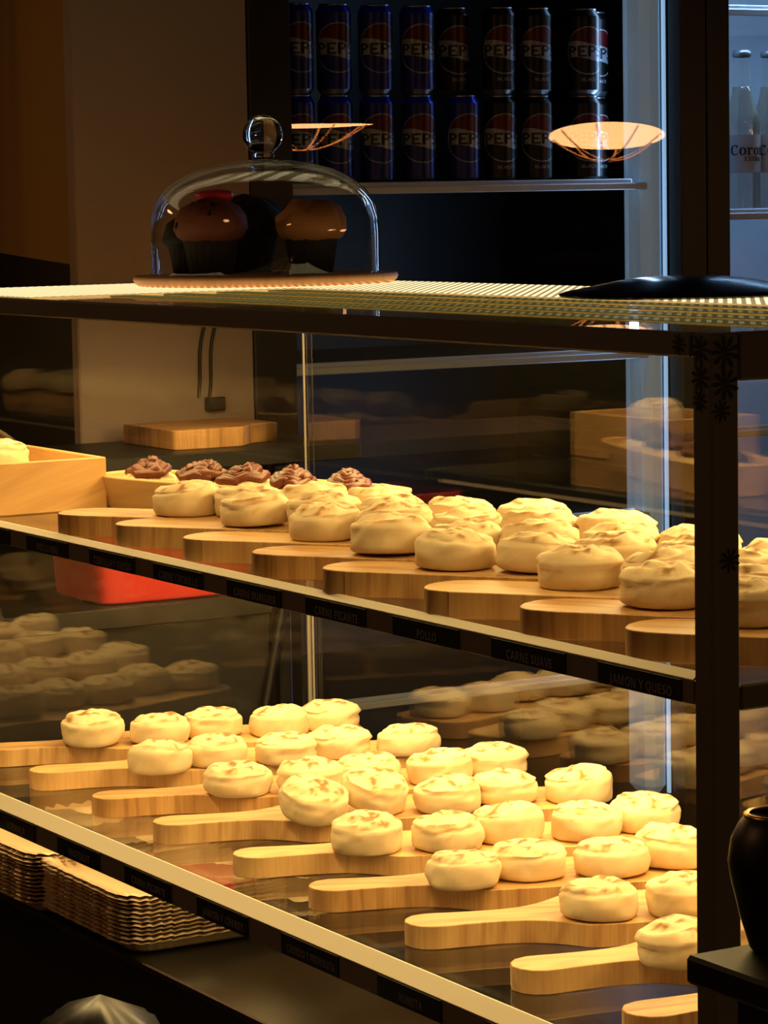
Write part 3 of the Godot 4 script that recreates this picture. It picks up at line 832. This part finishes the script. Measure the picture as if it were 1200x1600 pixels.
func upper_shelf_goods() -> void:
	var full := func(len_: float) -> ArrayMesh:
		var p := MB.new()
		p.extrude(smooth_outline([Vector2(0, 0), Vector2(0.005, 0.025), Vector2(0.020, 0.042), Vector2(0.045, 0.050), Vector2(0.080, 0.052), Vector2(len_ * 0.6, 0.052), Vector2(len_ - 0.04, 0.050), Vector2(len_ - 0.012, 0.038), Vector2(len_, 0.0)]), 0.0, 0.029, 0.0013)
		return p.mesh()
	var ends := [Vector2(-1.588, -0.039), Vector2(-1.410, -0.044), Vector2(-1.206, -0.044), Vector2(-1.008, -0.040), Vector2(-0.815, -0.032), Vector2(-0.590, -0.035), Vector2(-0.3955, -0.036), Vector2(-0.204, -0.037)]
	var front := [Vector2(-1.410, -0.148), Vector2(-1.2235, -0.160), Vector2(-1.030, -0.156), Vector2(-0.838, -0.140), Vector2(-0.670, -0.130), Vector2(-0.4455, -0.152), Vector2(-0.2693, -0.136), Vector2(-0.115, -0.132)]
	var rng := RandomNumberGenerator.new()
	rng.seed = 99
	var sku := 0.93
	var long_: ArrayMesh = full.call(0.62)
	for i in ends.size():
		var o: Vector2 = ends[i] + Vector2(0.022, 0.006)
		var bm: ArrayMesh = full.call([0.53, 0.60][i]) if i < 2 else (long_ if i < 6 else full.call([0.41, 0.20][i - 6]))
		var b := part("round_end_board", bm, [M.board_b, M.board_a, M.board_c][i % 3], self, Vector3(o.x, YU + 0.0003, o.y))
		b.rotation.y = -sku
		tag(b, "thick round-ended wooden board on upper shelf, %s from the near corner post" % ORD[7 - i], "serving board", "round ended boards on the upper shelf")
		var n: int = [4, 5, 5, 5, 5, 5, 3, 1][i]
		for j in n:
			var q: Vector2 = front[i] + Vector2(sin(sku), -cos(sku)) * 0.0975 * j + Vector2(rng.randf_range(-0.003, 0.003), 0)
			var tilt := Vector2(rng.randf_range(-0.05, 0.05), rng.randf_range(-0.05, 0.05))
			put_bun(rng.randi() % 8, Vector3(q.x, YU + 0.0293, q.y), rng.randf() * TAU, tilt, "toasted baked bun, %s from front edge, on upper board %s from near corner post" % [ORD[j], ORD[7 - i]], "buns on the upper shelf boards", rng.randf_range(0.95, 1.0))
	# open box of thin wood, by the end pane
	var bxn := thing("wooden_box", "open thin-walled wooden box at the far end of the upper shelf", "box", Vector3(-1.952, YU + 0.0005, -0.118))
	var W := 0.29; var DD := 0.19; var H := 0.078; var T := 0.010
	part("box_bottom", span(Vector3(-W / 2 + T, 0, -DD / 2 + T), Vector3(W / 2 - T, 0.008, DD / 2 - T)), M.tray_wood, bxn)
	part("box_side", span(Vector3(-W / 2, 0, DD / 2 - T), Vector3(W / 2 - T, H, DD / 2), 0.0015), M.tray_wood, bxn)
	part("box_side", span(Vector3(-W / 2, 0, -DD / 2), Vector3(W / 2 - T, H, -DD / 2 + T), 0.0015), M.tray_wood, bxn)
	part("box_side", span(Vector3(W / 2 - T, 0, -DD / 2), Vector3(W / 2, H, DD / 2), 0.0015), M.tray_wood, bxn)
	part("box_side", span(Vector3(-W / 2, 0, -DD / 2 + T), Vector3(-W / 2 + T, H, DD / 2 - T), 0.0015), M.tray_wood, bxn)
	for k in 4:
		put_bun(k + 2, Vector3(-2.03 + 0.115 * (k % 2), YU + 0.009 + 0.0, -0.070 - 0.093 * (k / 2)), k * 1.3, Vector2.ZERO, "golden pastry in wooden box, %s" % ["front, by the end pane", "front, by the round boards", "back, by the end pane", "back, by the round boards"][k], "pastries in the wooden box", 1.0 if k else 1.0)
	put_bun(1, Vector3(-1.985, YU + 0.055, -0.112), 0.4, Vector2.ZERO, "golden pastry heaped on top of the others in the wooden box", "pastries in the wooden box", 0.98)
	# oval tray with cream-topped pastries
	var tc := Vector2(-1.585, -0.338)
	var ta := 0.30
	var tr := thing("oval_wooden_tray", "long oval wooden tray of cream-topped pastries on the upper shelf", "tray", Vector3(tc.x, YU + 0.0005, tc.y), ta)
	var rows := []
	for q in [[0.0, 0.0, 0.0], [0.270, 0.060, 0.0], [0.278, 0.065, 0.003], [0.294, 0.076, 0.047], [0.2935, 0.0755, 0.050], [0.285, 0.068, 0.050], [0.283, 0.066, 0.047], [0.270, 0.058, 0.010], [0.0, 0.0, 0.009]]:
		var row := PackedVector3Array()
		for k in 65:
			var a := TAU * k / 64.0
			row.append(Vector3(q[0] * signf(cos(a)) * pow(absf(cos(a)), 0.55), q[2], -q[1] * signf(sin(a)) * pow(absf(sin(a)), 0.55)))
		rows.append(row)
	var m := MB.new()
	m.grid(rows)
	part("tray_body", m.mesh(), M.tray_wood, tr)
	var cm := []
	for k in 3: cm.append(cream_mesh(k))
	for k in 5:
		var lx := -0.205 + k * 0.100
		var pw := Vector2(tc.x + lx * cos(ta), tc.y - lx * sin(ta))
		var ps := thing("cream_pastry", "cream-topped pastry, %s from the wooden box, in oval tray" % ORD[k], "pastry", Vector3(pw.x, YU + 0.0105, pw.y), 0.7 * k, "cream pastries in the oval tray")
		part("dough", buns[(k * 3 + 1) % 8], M.dough, ps).scale = Vector3(0.94, 0.95, 0.94)
		part("chocolate_cream", cm[k % 3], M.cream, ps, Vector3(0.006 * sin(k * 2.0), 0.036, 0.005 * cos(k * 3.0))).scale = Vector3(1.35, 1.15, 1.35)
func cream_mesh(k: int) -> ArrayMesh:
	var m := MB.new()
	var n := noise(700 + k, 1.0, 2)
	var pts := []
	var rad := []
	for i in 90:
		var s := i / 89.0
		var a := s * TAU * 4.2 + k + 0.9 * sin(s * 31.0)
		var r := 0.025 * (1.0 - s * 0.85)
		pts.append(Vector3(cos(a) * r * 1.15, 0.006 + 0.014 * s + 0.003 * sin(a * 5.0), sin(a) * r * 0.8))
		rad.append(0.0058 + 0.0020 * sin(a * 6.0) + 0.002 * n.get_noise_1d(i * 0.3))
	m.tube(pts, rad, 8)
	return m.mesh()

# ---------------------------------------------------------------- things on the roof of the case
func case_top_goods() -> void:
	var c := Vector3(-1.850, YT + 0.0024, -0.515)
	var b := MB.new()
	b.lathe([Vector2(0, 0), Vector2(0.198, 0), Vector2(0.204, 0.004), Vector2(0.207, 0.010), Vector2(0.205, 0.0145), Vector2(0.200, 0.016), Vector2(0, 0.016)], 72)
	for i in b.uv.size(): b.uv[i] = Vector2(b.v[i].x, b.v[i].z) * 2.0
	tag(part("cake_board", b.mesh(), M.cake_wood, self, c), "round wooden cake board under the glass dome", "cake board")
	var d := thing("cake_dome", "clear glass cake dome with round ball knob, on wooden board", "cake dome", c + Vector3(0, 0.0165, 0))
	var g := MB.new()
	g.lathe([Vector2(0.177, 0.0), Vector2(0.179, 0.002), Vector2(0.1785, 0.06), Vector2(0.177, 0.085), Vector2(0.171, 0.108), Vector2(0.158, 0.129), Vector2(0.135, 0.147), Vector2(0.105, 0.161), Vector2(0.07, 0.170), Vector2(0.035, 0.175), Vector2(0.010, 0.176)], 80)
	part("dome_glass", g.mesh(), M.pane, d)
	var gi := MB.new()
	gi.lathe([Vector2(0.010, 0.1725), Vector2(0.035, 0.1715), Vector2(0.07, 0.1665), Vector2(0.1035, 0.1575), Vector2(0.133, 0.1435), Vector2(0.1550, 0.126), Vector2(0.1675, 0.106), Vector2(0.1735, 0.084), Vector2(0.175, 0.06), Vector2(0.1755, 0.002), Vector2(0.177, 0.0)], 80)
	part("dome_inner_face", gi.mesh(), M.pane, d)
	var k := MB.new()
	var prof := [Vector2(0.0, 0.1765), Vector2(0.016, 0.1768), Vector2(0.017, 0.180), Vector2(0.0185, 0.184)]
	for i in range(3, 20):
		var a := -PI / 2 + PI * i / 19.0
		prof.append(Vector2(maxf(cos(a) * 0.0315, 0.0), 0.2135 + sin(a) * 0.0315))
	k.lathe(prof, 48)
	part("ball_knob", k.mesh(), M.clear, d)
	# muffins inside
	var spots := [[Vector3(-0.02, 0, 0.085), 1.25, 0, "plain brown muffin with dark specks, close to the dome's rim"], [Vector3(0.05, 0, -0.055), 1.22, 1, "muffin with chocolate chunks, lit at its side, under the dome"], [Vector3(-0.09, 0, -0.02), 1.28, 2, "dark chocolate muffin in the middle under the dome"], [Vector3(-0.06, 0, -0.115), 1.0, 2, "dark chocolate muffin towards the fridge under the dome"], [Vector3(-0.115, 0, 0.075), 0.95, 2, "small dark muffin at the back under the dome"]]
	var tops := [mat(Color(0.45, 0.22, 0.10), 0.7), mat(Color(0.62, 0.40, 0.18), 0.7), mat(Color(0.05, 0.03, 0.025), 0.7)]
	var cup := mat(Color(0.10, 0.05, 0.03), 0.8)
	for s in spots:
		var mf := thing("muffin", s[3], "muffin", c + Vector3(0, 0.0165, 0) + s[0], 1.0 + s[1] * 7.0, "muffins under the cake dome")
		var cpm := MB.new()
		var rows := []
		for q in [[0.0, 0.0], [0.026, 0.0], [0.034, 0.044], [0.0335, 0.044], [0.0, 0.040]]:
			var row := PackedVector3Array()
			for j in 61:
				var a := TAU * j / 60.0
				var rr: float = q[0] * (1.0 + 0.03 * sin(a * 20.0))
				row.append(Vector3(cos(a) * rr, q[1], -sin(a) * rr) * s[1])
			rows.append(row)
		cpm.grid(rows)
		part("paper_cup", cpm.mesh(), cup, mf)
		var tm := MB.new()
		var nn := noise(int(s[1] * 1000), 1.0, 3)
		rows = []
		for q in [[0.030, 0.040], [0.041, 0.046], [0.046, 0.056], [0.044, 0.068], [0.036, 0.080], [0.022, 0.089], [0.008, 0.092], [0.0, 0.092]]:
			var row := PackedVector3Array()
			for j in 33:
				var a := TAU * (j % 32) / 32.0
				var dd := Vector3(cos(a) * q[0], q[1], -sin(a) * q[0])
				row.append(dd * s[1] * (1.0 + 0.10 * nn.get_noise_3dv(dd * 40.0)))
			rows.append(row)
		tm.grid(rows)
		part("muffin_top", tm.mesh(), tops[s[2]], mf)
		if s[2] < 2:
			var rng := RandomNumberGenerator.new()
			rng.seed = 5 + s[2]
			for j in 14:
				var a := rng.randf() * TAU
				var e := rng.randf_range(0.15, 1.2)
				var q := Vector3(cos(a) * cos(e) * 0.043, 0.052 + sin(e) * 0.037, sin(a) * cos(e) * 0.043)
				var chunk := MB.new()
				chunk.box(Vector3.ZERO, Vector3(0.012, 0.008, 0.010) * rng.randf_range(0.6, 1.4), 0.002)
				var co := part("chocolate_chunk", chunk.mesh(), tops[2], mf, q * s[1])
				co.rotation = Vector3(a, e, a * 2.0)
	var pk := thing("wrapped_sweet", "pink wrapped sweet resting on the plain muffin under the dome", "sweet", c + Vector3(-0.03, 0.0165 + 0.109, 0.072), 0.5)
	var pm := MB.new()
	var prow := []
	for q in [[0.0, -0.032], [0.010, -0.030], [0.014, -0.015], [0.0145, 0.0], [0.014, 0.015], [0.010, 0.030], [0.0, 0.032]]:
		var row := PackedVector3Array()
		for j in 17:
			var a := TAU * j / 16.0
			row.append(Vector3(q[1], sin(a) * q[0] * 0.7 + 0.012, cos(a) * q[0]))
		prow.append(row)
	pm.grid(prow)
	part("wrapper", pm.mesh(), mat(Color(0.75, 0.12, 0.18), 0.4), pk)
	# dark shallow platter lying upside down
	var dl := MB.new()
	dl.lathe([Vector2(0.150, 0.0), Vector2(0.158, 0.001), Vector2(0.160, 0.004), Vector2(0.152, 0.007), Vector2(0.120, 0.013), Vector2(0.085, 0.020), Vector2(0.050, 0.024), Vector2(0.0, 0.0255)], 72)
	tag(part("dark_platter", dl.mesh(), M.black_gloss, self, Vector3(-0.80, YT + 0.0024, -0.555)), "glossy dark shallow platter lying upside down on the case roof", "platter")

# ---------------------------------------------------------------- paper trays on the deck
func under_shelf_goods() -> void:
	var m := paper_tray()
	for st in [[Vector3(-1.485, 0, -0.135), 0.0, 12, "beside the black label rail end"], [Vector3(-1.775, 0, -0.120), 0.02, 13, "nearer the case's far end"]]:
		for k in st[2]:
			var o := part("paper_tray", m, M.paper, self, Vector3(st[0].x + 0.0015 * sin(k * 2.1), YD + 0.0005 + k * 0.0060, st[0].z + 0.0015 * sin(k * 1.3 + 1.0)))
			o.rotation.y = st[1] + 0.008 * sin(k * 1.7)
			var which := "shorter stack" if st[2] == 12 else "taller stack by the far end"
			tag(o, ("topmost brown paper tray with fluted rim of the %s" if k == st[2] - 1 else "brown fluted paper tray nested in the %s on the deck") % which, "paper tray", "paper trays in the " + which)
func paper_tray() -> ArrayMesh:
	var rows := []
	var hx := 0.136
	var hz := 0.112
	var n := 480
	for q in [[-0.030, 0.0, 0.0], [-0.012, 0.0006, 0.1], [-0.004, 0.006, 0.35], [0.002, 0.015, 0.7], [0.009, 0.0215, 1.0], [0.018, 0.0205, 1.35]]:
		var row := PackedVector3Array()
		var ax: float = hx + q[0]
		var az: float = hz + q[0]
		var rad: float = 0.034 + q[0] * 0.5
		var per := 4.0 * (ax - rad + az - rad) + TAU * rad
		for j in n + 1:
			var d := per * (j % n) / n
			var p := Vector2.ZERO
			var dir := Vector2.ZERO
			for side in 4:      # right, top, left, bottom, each followed by its corner
				var len_ := 2.0 * ((az if side % 2 == 0 else ax) - rad)
				var rot := side * PI / 2.0
				var half := Vector2(ax if side % 2 == 0 else az, az if side % 2 == 0 else ax)
				if d <= len_:
					p = Vector2(half.x, -half.y + rad + d).rotated(rot)
					dir = Vector2.RIGHT.rotated(rot)
					break
				d -= len_
				if d <= rad * PI / 2.0 + 1e-9:
					var a := d / rad
					p = (Vector2(half.x - rad, half.y - rad) + Vector2(cos(a), sin(a)) * rad).rotated(rot)
					dir = Vector2(cos(a), sin(a)).rotated(rot)
					break
				d -= rad * PI / 2.0
			var t := float(j % n) / n * TAU
			var fl: float = (sin(t * 52.0 + 1.9 * sin(t * 7.0)) + 0.5 * sin(t * 23.0)) * 0.0031 * q[2]
			p += dir * fl
			row.append(Vector3(p.x, q[1] + fl * 0.45, -p.y))
		rows.append(row)
	var m := MB.new()
	m.grid(rows, null, null, true)
	var bottom := []
	for j in n: bottom.append(rows[0][j])
	m.face(bottom, Vector3(0, -0.1, 0))
	return m.mesh()

# ---------------------------------------------------------------- dark things in front
func foreground() -> void:
	var s := thing("black_side_stand", "black square stand with overhanging top beside the near corner post", "stand", Vector3(0.64, 0, 0.02))
	part("stand_top", span(Vector3(-0.247, 0.816, -0.30), Vector3(0.26, 0.839, 0.30), 0.003), M.black, s)
	part("stand_body", span(Vector3(-0.220, 0.0, -0.28), Vector3(0.23, 0.816, 0.272), 0.004), M.black, s)
	var j := thing("black_jar", "black rounded jar with thin brass rim on the black stand", "jar", Vector3(0.424, 0.839, 0.252))
	var b := MB.new()
	b.lathe([Vector2(0, 0), Vector2(0.020, 0.0), Vector2(0.023, 0.004), Vector2(0.031, 0.030), Vector2(0.0375, 0.058), Vector2(0.0395, 0.072), Vector2(0.037, 0.090), Vector2(0.031, 0.102), Vector2(0.026, 0.108), Vector2(0.022, 0.108), Vector2(0.0, 0.100)], 48)
	part("jar_body", b.mesh(), M.black, j)
	var r := MB.new()
	r.lathe([Vector2(0.0222, 0.1075), Vector2(0.0268, 0.1075), Vector2(0.0272, 0.1095), Vector2(0.0250, 0.111), Vector2(0.0225, 0.110)], 48)
	part("brass_rim", r.mesh(), mat(Color(0.85, 0.65, 0.35), 0.3, 1.0), j)
	# crumpled bag standing on the floor before the case
	var nn := noise(909, 1.0, 4)
	var rows := []
	for i in 15:
		var t := i / 14.0
		var row := PackedVector3Array()
		var rr := 0.15 * pow(1.0 - pow(t, 5.0), 0.5) if i > 0 else 0.0
		if i == 14: rr = 0.0
		for k in 41:
			var a := TAU * (k % 40) / 40.0
			var f := 1.0 + 0.30 * nn.get_noise_3d(cos(a) * 1.6, t * 3.0, sin(a) * 1.6)
			row.append(Vector3(cos(a) * rr * f, 0.49 * t * (1.0 + 0.10 * nn.get_noise_2d(a * 1.0, 3.0) * sin(PI * t)), -sin(a) * rr * f * 0.8))
		rows.append(row)
	var bm := MB.new()
	bm.grid(rows)
	tag(part("plastic_bag", bm.mesh(), mat(Color(0.035, 0.04, 0.075), 0.35), self, Vector3(-0.93, 0.0, 0.22)), "crumpled dark blue plastic bag standing before the case base", "bag")

# ---------------------------------------------------------------- pendant lamps: two mirrored in the fridge door, three unseen ones added as fill
func pendants() -> void:
	var spots := [[Vector3(0.192, 1.609, -3.538), 0.180, 0.22, "behind the counter, tilted"], [Vector3(0.668, 1.657, -2.730), 0.225, 0.0, "behind the counter, level"], [Vector3(-3.9, 2.15, 0.9), 0.175, 0.0, "unseen, added to light the far wall"], [Vector3(-0.6, 2.25, 2.4), 0.175, 0.0, "unseen before the case, added for room fill"], [Vector3(2.6, 2.30, -0.2), 0.175, 0.0, "unseen near the black stand, added as fill"]]
	for s in spots:
		var t := thing("pendant_lamp", "wide shallow pendant lamp with wire basket, hanging %s" % s[3], "pendant lamp", s[0], 0.0, "pendant lamps")
		var sh := MB.new()
		var R: float = s[1]
		sh.lathe([Vector2(R, 0.002), Vector2(R * 1.01, 0.006), Vector2(R * 0.75, 0.022), Vector2(R * 0.3, 0.040), Vector2(0.02, 0.060), Vector2(0.0, 0.062)], 48)
		part("shade", sh.mesh(), mat(Color(0.05, 0.045, 0.04), 0.5), t)
		var df := MB.new()
		df.lathe([Vector2(0.0, -0.004), Vector2(R * 0.6, -0.003), Vector2(R * 0.985, 0.002), Vector2(R * 0.6, 0.016), Vector2(0.0, 0.030)], 48)
		part("diffuser", df.mesh(), glow(Color(1.0, 0.72, 0.46), 15.0), t)
		for k in 4:
			var w := MB.new()
			var a := PI * k / 4.0
			var pts := []
			for i in 17:
				var u := -1.0 + 2.0 * i / 16.0
				pts.append(Vector3(cos(a) * u * R * 0.93, -0.075 * (1.0 - u * u), sin(a) * u * R * 0.93))
			w.tube(pts, 0.0026, 5)
			part("basket_wire", w.mesh(), mat(Color(0.80, 0.60, 0.40), 0.5), t)
		var cd := MB.new()
		cd.tube([Vector3(0, 0.06, 0), Vector3(0, 3.0 - s[0].y, 0)], 0.004, 6)
		var co := part("cord", cd.mesh(), M.black, t)
		t.basis = Basis(Vector3(-0.137, 0, -0.197).normalized(), s[2])
		co.basis = t.basis.inverse()
		var l := OmniLight3D.new()
		l.name = "pendant_light"
		add_child(l)
		l.position = s[0] + Vector3(0, 0.012, 0)
		l.light_color = Color(1.0, 0.72, 0.46); l.light_energy = (0.22 if s[0].x < -3.0 else 0.10) if s[0].z > -2.0 else 0.03; l.light_size = 0.01
		l.omni_range = 12.0; l.omni_attenuation = 2.0; l.shadow_enabled = true
